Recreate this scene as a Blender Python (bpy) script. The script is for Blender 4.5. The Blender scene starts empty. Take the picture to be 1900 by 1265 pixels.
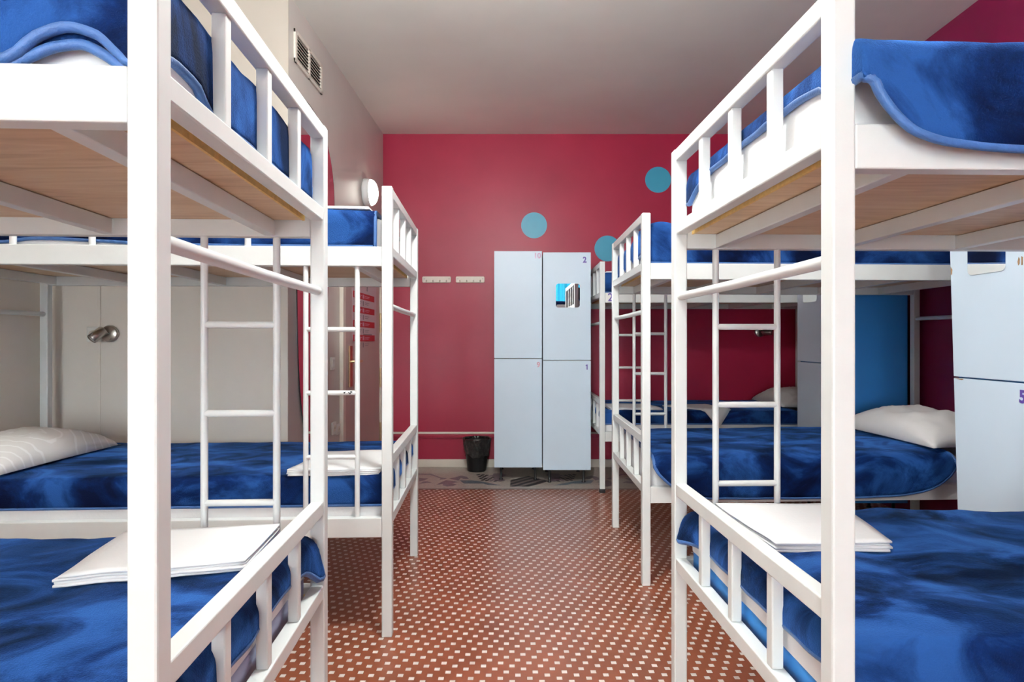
import bpy, bmesh, math, random
from mathutils import Vector, Matrix, noise
random.seed(7)
scene = bpy.context.scene
COL = scene.collection
PI = math.pi
F, HC = 1150.0, 1.15          # focal length in pixels of the 1900 px frame, eye height

# ------------------------------------------------------------------ materials
def new_mat(name):
    m = bpy.data.materials.new(name); m.use_nodes = True
    return m, m.node_tree, m.node_tree.nodes['Principled BSDF']

def setp(b, **k):
    names = dict(color='Base Color', rough='Roughness', metal='Metallic', spec='Specular IOR Level', sheen='Sheen Weight',
                 sheen_rough='Sheen Roughness', sheen_tint='Sheen Tint', coat='Coat Weight', coat_rough='Coat Roughness',
                 trans='Transmission Weight', emit='Emission Color', estr='Emission Strength', alpha='Alpha', ior='IOR')
    for n, v in k.items():
        s = b.inputs[names[n]]
        s.default_value = (v[0], v[1], v[2], 1) if (isinstance(v, (tuple, list)) and len(s.default_value) == 4) else v

def coords(nt, scale=(1, 1, 1)):
    tc = nt.nodes.new('ShaderNodeTexCoord'); mp = nt.nodes.new('ShaderNodeMapping')
    mp.inputs['Scale'].default_value = scale
    nt.links.new(tc.outputs['Object'], mp.inputs['Vector'])
    return mp.outputs['Vector']

def noise_tex(nt, vec, scale, detail=4, rough=.55, dist=0):
    n = nt.nodes.new('ShaderNodeTexNoise')
    n.inputs['Scale'].default_value = scale; n.inputs['Detail'].default_value = detail
    n.inputs['Roughness'].default_value = rough; n.inputs['Distortion'].default_value = dist
    nt.links.new(vec, n.inputs['Vector'])
    return n.outputs['Fac']

def ramp(nt, fac, stops):
    r = nt.nodes.new('ShaderNodeValToRGB')
    e = r.color_ramp.elements
    while len(e) < len(stops): e.new(.5)
    for el, (p, c) in zip(e, stops):
        el.position = p; el.color = (c[0], c[1], c[2], 1)
    nt.links.new(fac, r.inputs['Fac'])
    return r.outputs['Color']

def bump(nt, b, height, strength, dist=.01):
    n = nt.nodes.new('ShaderNodeBump')
    n.inputs['Strength'].default_value = strength; n.inputs['Distance'].default_value = dist
    nt.links.new(height, n.inputs['Height']); nt.links.new(n.outputs['Normal'], b.inputs['Normal'])

def plain(name, color, rough=.5, var=.06, nscale=5, bstr=0, bscale=60, **k):
    m, nt, b = new_mat(name)
    setp(b, rough=rough, **k)
    v = coords(nt)
    c0 = [max(0, x * (1 - var)) for x in color]; c1 = [min(1, x * (1 + var)) for x in color]
    nt.links.new(ramp(nt, noise_tex(nt, v, nscale), [(.3, c0), (.7, c1)]), b.inputs['Base Color'])
    if bstr: bump(nt, b, noise_tex(nt, v, bscale), bstr, .004)
    return m

def plush(name, deep, mid, bright):
    m, nt, b = new_mat(name)
    v = coords(nt, (1, 1.6, 1.3))
    f = noise_tex(nt, v, 3.4, 7, .58, .9)
    nt.links.new(ramp(nt, f, [(.38, deep), (.50, mid), (.62, bright)]), b.inputs['Base Color'])
    setp(b, rough=.8, sheen_rough=.32, sheen_tint=(.10, .33, 1.0), spec=.08)
    mr = nt.nodes.new('ShaderNodeMapRange')
    for k, q in (('From Min', .36), ('From Max', .64), ('To Min', .12), ('To Max', .85)): mr.inputs[k].default_value = q
    nt.links.new(f, mr.inputs['Value']); nt.links.new(mr.outputs[0], b.inputs['Sheen Weight'])
    v2 = coords(nt)
    bump(nt, b, noise_tex(nt, v2, 260, 3, .7), .5, .004)
    return m

def wood(name):
    m, nt, b = new_mat(name)
    v = coords(nt, (1.1, 9, 9))
    f = noise_tex(nt, v, 2.6, 7, .6, 1.2)
    nt.links.new(ramp(nt, f, [(.25, (.52, .33, .19)), (.5, (.68, .47, .29)), (.75, (.78, .60, .41))]), b.inputs['Base Color'])
    setp(b, rough=.45)
    return m

M = {}
M['frame'] = plain('white_enamel', (.715, .735, .73), .32, .03, 9, .08, 40)
M['tube'] = plain('white_tube_enamel', (.73, .745, .745), .28, .03, 12)
M['wood'] = wood('birch_plywood')
M['edge'] = plain('raw_board_edge', (.78, .50, .17), .6, .12, 60, .2, 120)
M['blue'] = plush('blue_plush', (.0006, .0040, .024), (.0024, .015, .085), (.016, .068, .245))
M['hem'] = plain('blue_satin_binding', (.040, .115, .32), .5, .12, 40, .3, 220, sheen=.1, sheen_rough=.4)
M['linen'] = plain('white_cotton', (.84, .835, .85), .8, .02, 6, .25, 90)
M['pillow'] = None
M['lilac'] = plain('lilac_mattress_cover', (.45, .48, .68), .7, .05, 10)
M['azure'] = plain('azure_mattress_cover', (.03, .22, .62), .6, .08, 10)
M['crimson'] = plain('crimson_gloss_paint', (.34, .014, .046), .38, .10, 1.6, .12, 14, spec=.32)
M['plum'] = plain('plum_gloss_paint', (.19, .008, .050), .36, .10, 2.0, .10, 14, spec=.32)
M['leftwall'] = plain('warm_grey_gloss_paint', (.60, .545, .505), .36, .05, 2, .10, 10)
M['tan'] = plain('tan_wall_paint', (.46, .40, .345), .5, .03, 3, .06, 20)
M['alcove'] = plain('pale_grey_wall_panel', (.83, .77, .70), .45, .03, 3)
M['ceil'] = plain('ceiling_paint', (.83, .81, .75), .5, .04, 1.5, .08, 8)
M['cream'] = plain('cream_gloss_paint', (.74, .66, .58), .4, .04, 7)
M['locker'] = plain('pale_blue_laminate', (.595, .705, .83), .38, .03, 2)
M['lockbody'] = plain('mid_blue_laminate', (.026, .18, .50), .4, .05, 2)
M['lockgrey'] = plain('grey_laminate_carcass', (.48, .50, .52), .5, .05, 5)
M['blackmetal'] = plain('black_metal', (.02, .02, .022), .45, .1, 8)
M['dot'] = plain('turquoise_vinyl', (.040, .30, .45), .38, .05, 4)
M['chrome'] = plain('brushed_steel', (.46, .42, .38), .28, .1, 20, metal=1.0)
M['brass'] = plain('aged_brass', (.72, .55, .32), .3, .12, 30, metal=1.0)
M['dark'] = plain('dark_plastic', (.009, .009, .011), .45, .1, 10)
M['socket'] = plain('white_plastic', (.78, .76, .72), .4, .02, 10)
M['door'] = plain('pinkish_white_door_paint', (.53, .42, .39), .35, .05, 3, .05, 10)
M['paper'] = plain('poster_paper', (.62, .52, .55), .6, .03, 6)
M['red'] = plain('poster_red', (.55, .025, .035), .5, .05, 9)
M['ink'] = plain('grey_ink', (.26, .22, .24), .6, .05, 9)
M['purple'] = plain('violet_vinyl', (.115, .065, .34), .45, .04, 9)
M['pinkfade'] = plain('faded_lilac_vinyl', (.62, .40, .60), .45, .25, 14)
M['rosefade'] = plain('faded_rose_vinyl', (.66, .36, .46), .45, .15, 14)
M['chip'] = plain('bare_chipboard', (.33, .19, .10), .8, .2, 60)
M['navyedge'] = plain('navy_trim', (.008, .02, .09), .45, .1, 20)
M['white'] = plain('white_frame_paint', (.80, .80, .80), .4, .02, 9)

# pillow case: white with a faint woven swirl
def pillow_mat():
    m, nt, b = new_mat('swirl_pillowcase')
    v = coords(nt)
    w = nt.nodes.new('ShaderNodeTexWave'); w.wave_type = 'RINGS'; w.rings_direction = 'SPHERICAL'
    w.inputs['Scale'].default_value = 9; w.inputs['Distortion'].default_value = 3.5; w.inputs['Detail'].default_value = 1.5
    w.inputs['Detail Scale'].default_value = 1.2
    nt.links.new(v, w.inputs['Vector'])
    nt.links.new(ramp(nt, w.outputs['Fac'], [(.0, (.70, .68, .67)), (.86, (.70, .68, .67)), (.95, (.80, .79, .79))]), b.inputs['Base Color'])
    setp(b, rough=.75)
    return m
M['pillow'] = pillow_mat()
M['pillowplain'] = plain('plain_pillowcase', (.76, .74, .74), .8, .03, 5, .55, 11)

# pinwheel tile floor: 40 mm terracotta squares and 20 mm white squares
def tile_mat():
    m, nt, b = new_mat('terracotta_pinwheel_tiles')
    L = nt.links
    def mth(op, a, c=None):
        n = nt.nodes.new('ShaderNodeMath'); n.operation = op
        for i, x in enumerate((a, c)):
            if x is None: continue
            if isinstance(x, (int, float)): n.inputs[i].default_value = x
            else: L.new(x, n.inputs[i])
        return n.outputs[0]
    tc = nt.nodes.new('ShaderNodeTexCoord'); sp = nt.nodes.new('ShaderNodeSeparateXYZ')
    L.new(tc.outputs['Object'], sp.inputs[0])
    x = mth('SUBTRACT', sp.outputs[0], .0605); y = mth('SUBTRACT', sp.outputs[1], 2.215)
    a, bb = .0405, .0200
    n2 = a * a + bb * bb
    u = mth('DIVIDE', mth('SUBTRACT', mth('MULTIPLY', x, a), mth('MULTIPLY', y, bb)), n2)
    v = mth('DIVIDE', mth('ADD', mth('MULTIPLY', x, bb), mth('MULTIPLY', y, a)), n2)
    fu = mth('SUBTRACT', u, mth('FLOOR', mth('ADD', u, .5)))
    fv = mth('SUBTRACT', v, mth('FLOOR', mth('ADD', v, .5)))
    lx = mth('ADD', mth('MULTIPLY', fu, a), mth('MULTIPLY', fv, bb))
    ly = mth('SUBTRACT', mth('MULTIPLY', fv, a), mth('MULTIPLY', fu, bb))
    d = mth('MAXIMUM', mth('ABSOLUTE', lx), mth('ABSOLUTE', ly))
    white = mth('LESS_THAN', d, .0094)
    grout = mth('MULTIPLY', mth('LESS_THAN', d, .0106), mth('GREATER_THAN', d, .0094))
    vec = coords(nt)
    brown = ramp(nt, noise_tex(nt, vec, 3.5, 6), [(.3, (.225, .066, .034)), (.7, (.32, .098, .052))])
    wcol = ramp(nt, noise_tex(nt, vec, 25, 3), [(.3, (.60, .51, .47)), (.7, (.74, .66, .62))])
    mx = nt.nodes.new('ShaderNodeMix'); mx.data_type = 'RGBA'
    L.new(white, mx.inputs['Factor']); L.new(brown, mx.inputs['A']); L.new(wcol, mx.inputs['B'])
    mx2 = nt.nodes.new('ShaderNodeMix'); mx2.data_type = 'RGBA'
    L.new(grout, mx2.inputs['Factor']); L.new(mx.outputs['Result'], mx2.inputs['A']); mx2.inputs['B'].default_value = (.14, .05, .035, 1)
    L.new(mx2.outputs['Result'], b.inputs['Base Color'])
    setp(b, rough=.30)
    return m
M['tile'] = tile_mat()

def mosaic(name, c):
    m, nt, b = new_mat(name)
    tx = nt.nodes.new('ShaderNodeTexBrick'); tx.offset = 0
    tx.inputs['Scale'].default_value = 45; tx.inputs['Mortar Size'].default_value = .012
    tx.inputs['Brick Width'].default_value = .5; tx.inputs['Row Height'].default_value = .5
    tx.inputs['Color1'].default_value = (*[x * .88 for x in c], 1); tx.inputs['Color2'].default_value = (*[min(1, x * 1.1) for x in c], 1)
    tx.inputs['Mortar'].default_value = (*[x * .72 for x in c], 1)
    nt.links.new(coords(nt), tx.inputs['Vector'])
    nt.links.new(tx.outputs['Color'], b.inputs['Base Color'])
    setp(b, rough=.34)
    return m
M['mos0'] = mosaic('grey_beige_mosaic', (.42, .37, .33))
M['mos1'] = mosaic('mauve_mosaic', (.20, .155, .19))
M['mos2'] = mosaic('slate_blue_mosaic', (.15, .185, .225))
M['mos3'] = mosaic('charcoal_mosaic', (.035, .033, .040))
M['mos4'] = mosaic('warm_grey_mosaic', (.20, .16, .15))

def mirror_mat():
    m, nt, b = new_mat('mirror_silver'); setp(b, color=(.86, .88, .88), metal=1.0, rough=.015)
    return m
M['mirror'] = mirror_mat()
def glow(name, c, s):
    m, nt, b = new_mat(name); setp(b, color=(.9, .9, .85), emit=c, estr=s, rough=.3)
    return m
M['lampglow'] = glow('lit_lamp_dome', (1, .97, .86), 9)
def bagmat():
    m, nt, b = new_mat('black_bin_bag'); setp(b, color=(.010, .010, .011), rough=.22, coat=1.0, coat_rough=.12)
    bump(nt, b, noise_tex(nt, coords(nt), 26, 3, .55, 1.5), 1.0, .05)
    return m
M['bag'] = bagmat()
def curtain_mat():
    m, nt, b = new_mat('turquoise_curtain_cloth')
    setp(b, color=(.02, .34, .52), rough=.8)
    t = nt.nodes.new('ShaderNodeBsdfTranslucent'); t.inputs['Color'].default_value = (.03, .30, .44, 1)
    mx = nt.nodes.new('ShaderNodeMixShader'); mx.inputs[0].default_value = .10
    out = nt.nodes['Material Output']
    nt.links.new(b.outputs[0], mx.inputs[1]); nt.links.new(t.outputs[0], mx.inputs[2]); nt.links.new(mx.outputs[0], out.inputs['Surface'])
    return m
M['curtain'] = curtain_mat()
def glass_mat():
    m, nt, b = new_mat('window_glass'); setp(b, color=(1, 1, 1), rough=0, trans=1.0, ior=1.02)
    return m
M['glass'] = glass_mat()

# ------------------------------------------------------------------ mesh helpers
class MB:
    def __init__(self): self.v = []; self.f = []; self.mi = []; self.sm = []
    def add(self, vs, fs, mi=0, smooth=False):
        o = len(self.v); self.v += [Vector(p) for p in vs]
        for f in fs:
            self.f.append([o + i for i in f]); self.mi.append(mi); self.sm.append(smooth)
    def hexa(self, c, mi=0):      # 8 corners: bottom 4 then top 4
        self.add(c, [(0, 1, 2, 3), (4, 5, 6, 7), (0, 1, 5, 4), (1, 2, 6, 5), (2, 3, 7, 6), (3, 0, 4, 7)], mi)
    def box(self, x0, x1, y0, y1, z0, z1, P=None, mi=0):
        P = P or (lambda a, b, c: Vector((a, b, c)))
        self.hexa([P(x0, y0, z0), P(x1, y0, z0), P(x1, y1, z0), P(x0, y1, z0), P(x0, y0, z1), P(x1, y0, z1), P(x1, y1, z1), P(x0, y1, z1)], mi)
    def tube(self, pts, r, n=12, closed=False, cap=True, mi=0, flat=1.0, up=None):
        pts = [Vector(p) for p in pts]; N = len(pts); rings = []
        for i, p in enumerate(pts):
            a = pts[(i - 1) % N] if (closed or i > 0) else p
            b = pts[(i + 1) % N] if (closed or i < N - 1) else p
            t = (b - a)
            if t.length < 1e-9: t = Vector((0, 0, 1))
            t.normalize()
            ref = up or (Vector((0, 0, 1)) if abs(t.z) < .9 else Vector((1, 0, 0)))
            s = t.cross(ref)
            if s.length < 1e-6: s = t.cross(Vector((1, .3, 0)))
            s.normalize(); q = s.cross(t)
            rr = r[i] if isinstance(r, (list, tuple)) else r
            rings.append([p + s * (rr * flat * math.cos(2 * PI * k / n)) + q * (rr * math.sin(2 * PI * k / n)) for k in range(n)])
        vs = [x for ring in rings for x in ring]; fs = []
        for i in range(N if closed else N - 1):
            j = (i + 1) % N
            for k in range(n):
                fs.append((i * n + k, i * n + (k + 1) % n, j * n + (k + 1) % n, j * n + k))
        self.add(vs, fs, mi, True)
        if cap and not closed:
            self.add(rings[0], [tuple(range(n))], mi); self.add(rings[-1], [tuple(range(n))], mi)
    def loft(self, loops, mi=0, cap0=True, cap1=True, smooth=True):
        n = len(loops[0]); vs = [p for l in loops for p in l]; fs = []
        for i in range(len(loops) - 1):
            for k in range(n):
                fs.append((i * n + k, i * n + (k + 1) % n, (i + 1) * n + (k + 1) % n, (i + 1) * n + k))
        if cap0: fs.append(tuple(range(n)))
        if cap1: fs.append(tuple((len(loops) - 1) * n + k for k in range(n)))
        self.add(vs, fs, mi, smooth)
    def grid(self, rows, mi=0, smooth=True):
        n = len(rows[0]); vs = [p for r in rows for p in r]; fs = []
        for i in range(len(rows) - 1):
            for k in range(n - 1):
                fs.append((i * n + k, i * n + k + 1, (i + 1) * n + k + 1, (i + 1) * n + k))
        self.add(vs, fs, mi, smooth)
    def disc(self, c, ax, r, n=32, depth=.002, mi=0):
        c = Vector(c); ax = Vector(ax).normalized()
        s = ax.orthogonal().normalized(); t = ax.cross(s)
        self.loft([[c + ax * d + (s * math.cos(2 * PI * k / n) + t * math.sin(2 * PI * k / n)) * r for k in range(n)] for d in (0, depth)], mi, smooth=False)
    def lathe(self, c, ax, prof, n=28, mi=0):   # prof: (radius, height along ax)
        c = Vector(c); ax = Vector(ax).normalized(); s = ax.orthogonal().normalized(); t = ax.cross(s)
        self.loft([[c + ax * h + (s * math.cos(2 * PI * k / n) + t * math.sin(2 * PI * k / n)) * max(r, 1e-4) for k in range(n)] for r, h in prof], mi)

def obj(name, mb, m, parent=None, bevel=0, solid=0, recalc=True, weld=False, subsurf=0):
    mats = m if isinstance(m, list) else [m]
    if parent is not None:
        org = parent_world(parent)
    else:
        xs = [p.x for p in mb.v]; ys = [p.y for p in mb.v]; zs = [p.z for p in mb.v]
        org = Vector(((min(xs) + max(xs)) / 2, (min(ys) + max(ys)) / 2, min(zs)))
        if name in ('floor',): org = Vector((0, 0, 0))
    me = bpy.data.meshes.new(name)
    assert all(max(f) < len(mb.v) for f in mb.f), name
    me.from_pydata([tuple(p - org) for p in mb.v], [], mb.f)
    for q in mats: me.materials.append(q)
    for p, i, s in zip(me.polygons, mb.mi, mb.sm): p.material_index = i; p.use_smooth = s
    bm = bmesh.new(); bm.from_mesh(me)
    if weld: bmesh.ops.remove_doubles(bm, verts=bm.verts, dist=1e-5)
    if recalc: bmesh.ops.recalc_face_normals(bm, faces=bm.faces)
    bm.to_mesh(me); bm.free()
    o = bpy.data.objects.new(name, me); COL.objects.link(o)
    if parent is not None:
        o.parent = parent
    else:
        o.location = org
    if bevel:
        d = o.modifiers.new('bevel', 'BEVEL'); d.width = bevel; d.segments = 2; d.limit_method = 'ANGLE'; d.angle_limit = math.radians(50)
    if solid:
        d = o.modifiers.new('solid', 'SOLIDIFY'); d.thickness = solid; d.offset = 1
    if subsurf:
        d = o.modifiers.new('sub', 'SUBSURF'); d.levels = subsurf; d.render_levels = subsurf
    return o

def parent_world(p):
    v = Vector(p.location)
    while p.parent is not None:
        p = p.parent; v += Vector(p.location)
    return v

def tag(o, label, cat, group=None):
    o['label'] = label; o['category'] = cat
    if group: o['group'] = group
    return o
def thing(name, loc, label, cat, group=None):
    o = bpy.data.objects.new(name, None); o.empty_display_size = .1; o.location = loc; COL.objects.link(o)
    return tag(o, label, cat, group)
def struct(name, mb, m, **k):
    o = obj(name, mb, m, **k); o['kind'] = 'structure'
    return o
def figure_one(loc, size, xdir, updir, m, parent, name='number_decal'):
    x = Vector(xdir).normalized(); u = Vector(updir).normalized(); n = x.cross(u); c = Vector(loc); q = size * .36
    pts = [(-.05, -1), (.35, -1), (.35, 1), (.02, 1), (-.48, .62), (-.32, .36), (-.05, .52)]
    mb = MB(); mb.loft([[c + x * (a * q) + u * (b * q) + n * d for a, b in pts] for d in (.0001, .0012)], smooth=False)
    return obj(name, mb, m, parent)
def text(body, loc, size, xdir, updir, m, parent, name='number_decal', depth=.0012, weight=.0, width=1.0):
    cu = bpy.data.curves.new('tmp', 'FONT'); cu.body = body; cu.size = size; cu.extrude = depth; cu.offset = weight
    cu.align_x = 'CENTER'; cu.align_y = 'CENTER'; cu.resolution_u = 6
    t = bpy.data.objects.new('tmp', cu); COL.objects.link(t)
    bpy.context.view_layer.update()
    me = bpy.data.meshes.new_from_object(t.evaluated_get(bpy.context.evaluated_depsgraph_get()))
    bpy.data.objects.remove(t); bpy.data.curves.remove(cu)
    x = Vector(xdir).normalized(); u = Vector(updir).normalized(); n = x.cross(u)
    org = parent_world(parent)
    for v in me.vertices:
        p = Vector(loc) + x * v.co.x * width + u * v.co.y + n * v.co.z
        v.co = p - org
    me.materials.clear(); me.materials.append(m)
    o = bpy.data.objects.new(name, me); COL.objects.link(o); o.parent = parent
    return o
def nz(x, y, z=0.0): return noise.noise(Vector((x, y, z)))
def interp(tab, x):
    """smooth curve through the table (cubic Hermite, flat beyond its ends)"""
    if x <= tab[0][0]: return tab[0][1]
    if x >= tab[-1][0]: return tab[-1][1]
    n = len(tab)
    for i in range(n - 1):
        (a, b), (c, d) = tab[i], tab[i + 1]
        if x <= c:
            s = (d - b) / (c - a)
            s0 = (b - tab[i - 1][1]) / (a - tab[i - 1][0]) if i else s
            s1 = (tab[i + 2][1] - d) / (tab[i + 2][0] - c) if i < n - 2 else s
            m0 = 0 if s0 * s <= 0 else 2 * s0 * s / (s0 + s); m1 = 0 if s1 * s <= 0 else 2 * s1 * s / (s1 + s)
            h = c - a; t = (x - a) / h
            return b * (2 * t ** 3 - 3 * t * t + 1) + m0 * h * (t ** 3 - 2 * t * t + t) + d * (3 * t * t - 2 * t ** 3) + m1 * h * (t ** 3 - t * t)

# ------------------------------------------------------------------ the room
YB, CEIL, YF = 5.66, 3.04, -4.0
XA = -2.50                                    # wall at the head of the left bunks
def xr(y): return 2.60 + .03 * (y - 3.9)      # right wall, slightly out of square
def quadwall(name, a, b, nrm, m, z0=0, z1=CEIL, t=.12):
    a = Vector((a[0], a[1], 0)); b = Vector((b[0], b[1], 0)); n = Vector((nrm[0], nrm[1], 0)) * t
    mb = MB()
    mb.hexa([p + Vector((0, 0, z)) for z in (z0, z1) for p in (a, b, b + n, a + n)])
    return struct(name, mb, m)
fl = MB(); fl.box(XA - .15, 2.85, YF - .15, 4.80, -.12, 0); struct('floor', fl, M['tile'])
c = MB(); c.box(XA - .15, 2.85, YF - .15, YB + .15, CEIL, CEIL + .12); struct('ceiling', c, M['ceil'])
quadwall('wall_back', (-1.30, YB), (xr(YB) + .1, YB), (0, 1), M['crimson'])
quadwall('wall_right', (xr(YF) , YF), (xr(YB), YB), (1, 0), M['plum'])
quadwall('wall_left', (-1.2125, 3.366), (-1.177, YB), (-1, 0), M['leftwall'])
quadwall('wall_alcove', (XA, 3.36), (-1.2130, 3.36), (0, 1), M['tan'], 0, CEIL)
quadwall('wall_far_left', (XA, YF), (XA, 3.48), (-1, 0), M['alcove'])
# pale panelling on the alcove wall up to bunk height, with cover strips on its joints
def alc(px): return (px - 950) / F * 3.36
pn = MB(); pn.box(XA, -1.2125, 3.352, 3.362, 0, 1.62); struct('trim_1', pn, M['alcove'])
for i, (p0, p1, hh) in enumerate(((87.5, 91, 1.62), (183, 189, 1.62))):
    s = MB(); s.box(alc(p0), alc(p1), 3.346, 3.353, 0.0, hh); struct('trim_%d' % (i + 2), s, M['alcove'], bevel=.002)
# front wall behind the camera with two tall windows
W1, W2, WZ = (-1.75, -.35), (.55, 1.85), (.25, 2.62)
fw = MB()
for x0, x1, z0, z1 in ((XA, W1[0], 0, CEIL), (W1[0], W1[1], 0, WZ[0]), (W1[0], W1[1], WZ[1], CEIL), (W1[1], W2[0], 0, CEIL),
                       (W2[0], W2[1], 0, WZ[0]), (W2[0], W2[1], WZ[1], CEIL), (W2[1], 2.6, 0, CEIL)):
    fw.box(x0, x1, YF - .12, YF, z0, z1)
struct('wall_front', fw, M['tan'])
for i, (a, b) in enumerate((W1, W2)):
    w = MB()
    for x0, x1, z0, z1 in ((a, a + .06, *WZ), (b - .06, b, *WZ), ((a + b) / 2 - .045, (a + b) / 2 + .045, *WZ), (a, b, WZ[0], WZ[0] + .09), (a, b, WZ[1] - .07, WZ[1]), (a, b, 1.95, 2.0)):
        w.box(x0, x1, YF - .09, YF - .03, z0, z1)
    wo = struct('window_%d' % (i + 1), w, M['white'], bevel=.004)
    g = MB(); g.box(a + .05, b - .05, YF - .065, YF - .06, WZ[0] + .05, WZ[1] - .05)
    obj('window_pane', g, M['glass'], wo)
# dado and skirting on the back wall
d = MB(); d.box(-1.178, xr(YB), YB - .012, YB, .302, .322); struct('trim_4', d, M['cream'], bevel=.003)
d = MB(); d.box(-1.178, xr(YB), YB - .016, YB, .262, .300); d.box(-1.178, xr(YB), YB - .024, YB, .274, .288); struct('trim_5', d, M['crimson'], bevel=.004)
d = MB(); d.box(-1.178, xr(YB), YB - .016, YB, 0, .072); struct('baseboard_back', d, M['cream'], bevel=.003)

# mosaic border along the back wall
def fp(px, py):
    y = F * HC / (py - 632.5)
    return Vector(((px - 950) / F * y, y, 0))
bo = MB(); bo.box(-1.30, xr(YB) + .05, 4.80, YB, -.12, 0.0)
bo.box(-1.30, xr(YB) + .05, 4.80, 4.835, 0, .0004, mi=4)
def poly(pts, mi, z=.0005, mirror=False):
    cx = fp(978, 895).x
    ps = [Vector((min(max(2 * cx - p.x if mirror else p.x, -1.17), 2.6), min(max(p.y, 4.82), YB - .02), z)) for p in pts]
    bo.add(ps, [tuple(range(len(ps)))], mi)
def c7(*pts): return [fp(680 + x / 7.917, 780 + y / 7.917) for x, y in pts]
def c8(*pts): return [fp(900 + x / 8.636, 840 + y / 8.636) for x, y in pts]
for mir in (False, True):
    poly(c7((700, 790), (760, 781), (945, 781), (1090, 836), (1185, 848), (1150, 862), (1070, 872), (1085, 850), (930, 797), (770, 795)), 1, mirror=mir)
    poly(c7((770, 842), (840, 852), (912, 848), (850, 880), (775, 892)), 1, mirror=mir)
    poly(c7((770, 932), (830, 898), (890, 893), (965, 912), (860, 920)), 1, mirror=mir)
    poly(c7((1025, 942), (1080, 915), (1110, 900), (1165, 878), (1280, 890), (1345, 905), (1250, 922), (1325, 938), (1270, 962), (1190, 970), (1115, 952), (1130, 935)), 1, mirror=mir)
    poly(c7((1215, 852), (1300, 835), (1390, 808), (1475, 828), (1505, 856), (1430, 858), (1385, 842), (1350, 882), (1270, 866)), 1, mirror=mir)
    poly(c7((1370, 880), (1560, 880), (1650, 890), (1830, 922), (1990, 955), (1800, 950), (1700, 925), (1430, 927)), 2, .0006, mirror=mir)
    for k in range(4):
        for j in range(4):
            x0 = 1640 + 62 * j + 22 * k; y0 = 786 + 26 * k + 5 * j
            poly(c7((x0 - 34, y0 + 14), (x0, y0), (x0 + 40, y0 + 3), (x0 + 18, y0 + 18), (x0 - 14, y0 + 22)), 3 if (j + k) % 2 == 0 or j < 2 else 1, .0007, mirror=mir)
    poly(c7((1860, 780), (1990, 775), (2060, 800), (1990, 840), (2040, 880), (1960, 900), (1880, 880), (1850, 820)), 1, .00055, mirror=mir)
poly(c8((400, 540), (410, 440), (700, 370), (850, 410), (1020, 450), (950, 480), (800, 520), (700, 540)), 4)
for (x0, y0, x1, y1, x2, y2, x3, y3) in ((410, 440, 700, 370, 735, 379, 405, 466), (404, 488, 770, 390, 815, 401, 401, 515), (400, 540, 850, 412, 905, 424, 500, 540), (590, 540, 950, 434, 1020, 450, 700, 540)):
    poly(c8((x0, y0), (x1, y1), (x2, y2), (x3, y3)), 3, .0008)
struct('floor_border', bo, [M['mos0'], M['mos1'], M['mos2'], M['mos3'], M['mos4']], recalc=False)

# ------------------------------------------------------------------ bunk beds
W, LB, PT = .905, 1.95, .04
UP = 1.052                                     # upper deck above lower deck
class Bunk:
    def __init__(s, side, x, y, tw, tl):
        s.s = side; s.A = Vector((x, y, 0)); s.tw = math.radians(tw); s.tl = math.radians(tl)
    def P(s, l, w, h):
        return s.A + Vector((s.s * l * math.cos(s.tl) - w * math.sin(s.tw), s.s * l * math.sin(s.tl) + w * math.cos(s.tw), h))
BEDS = {'L1': Bunk(-1, -.471, .823, 3.24, 3.2), 'L2': Bunk(-1, -.4657, 2.404, 2.45, 2.7), 'R1': Bunk(1, .5375, 1.039, 1.73, 1.7),
        'R2': Bunk(1, .611, 2.9055, -.5, 2.6), 'R3': Bunk(1, .665, 4.69, 0, 0)}

def rim(B, l, w, hh, ax, rr=.011):
    """plastic bolt cap: ring on the inside of a rail"""
    m = MB(); c = B.P(l, w, hh); a = (B.P(l, w - .01, hh) - c) if ax == 'w' else (B.P(l - .01, w, hh) - c)
    m.lathe(c, a, [(rr, 0), (rr, .002), (rr * .8, .004), (rr * .55, .002), (0.0005, .003)], 16)
    return m

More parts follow.
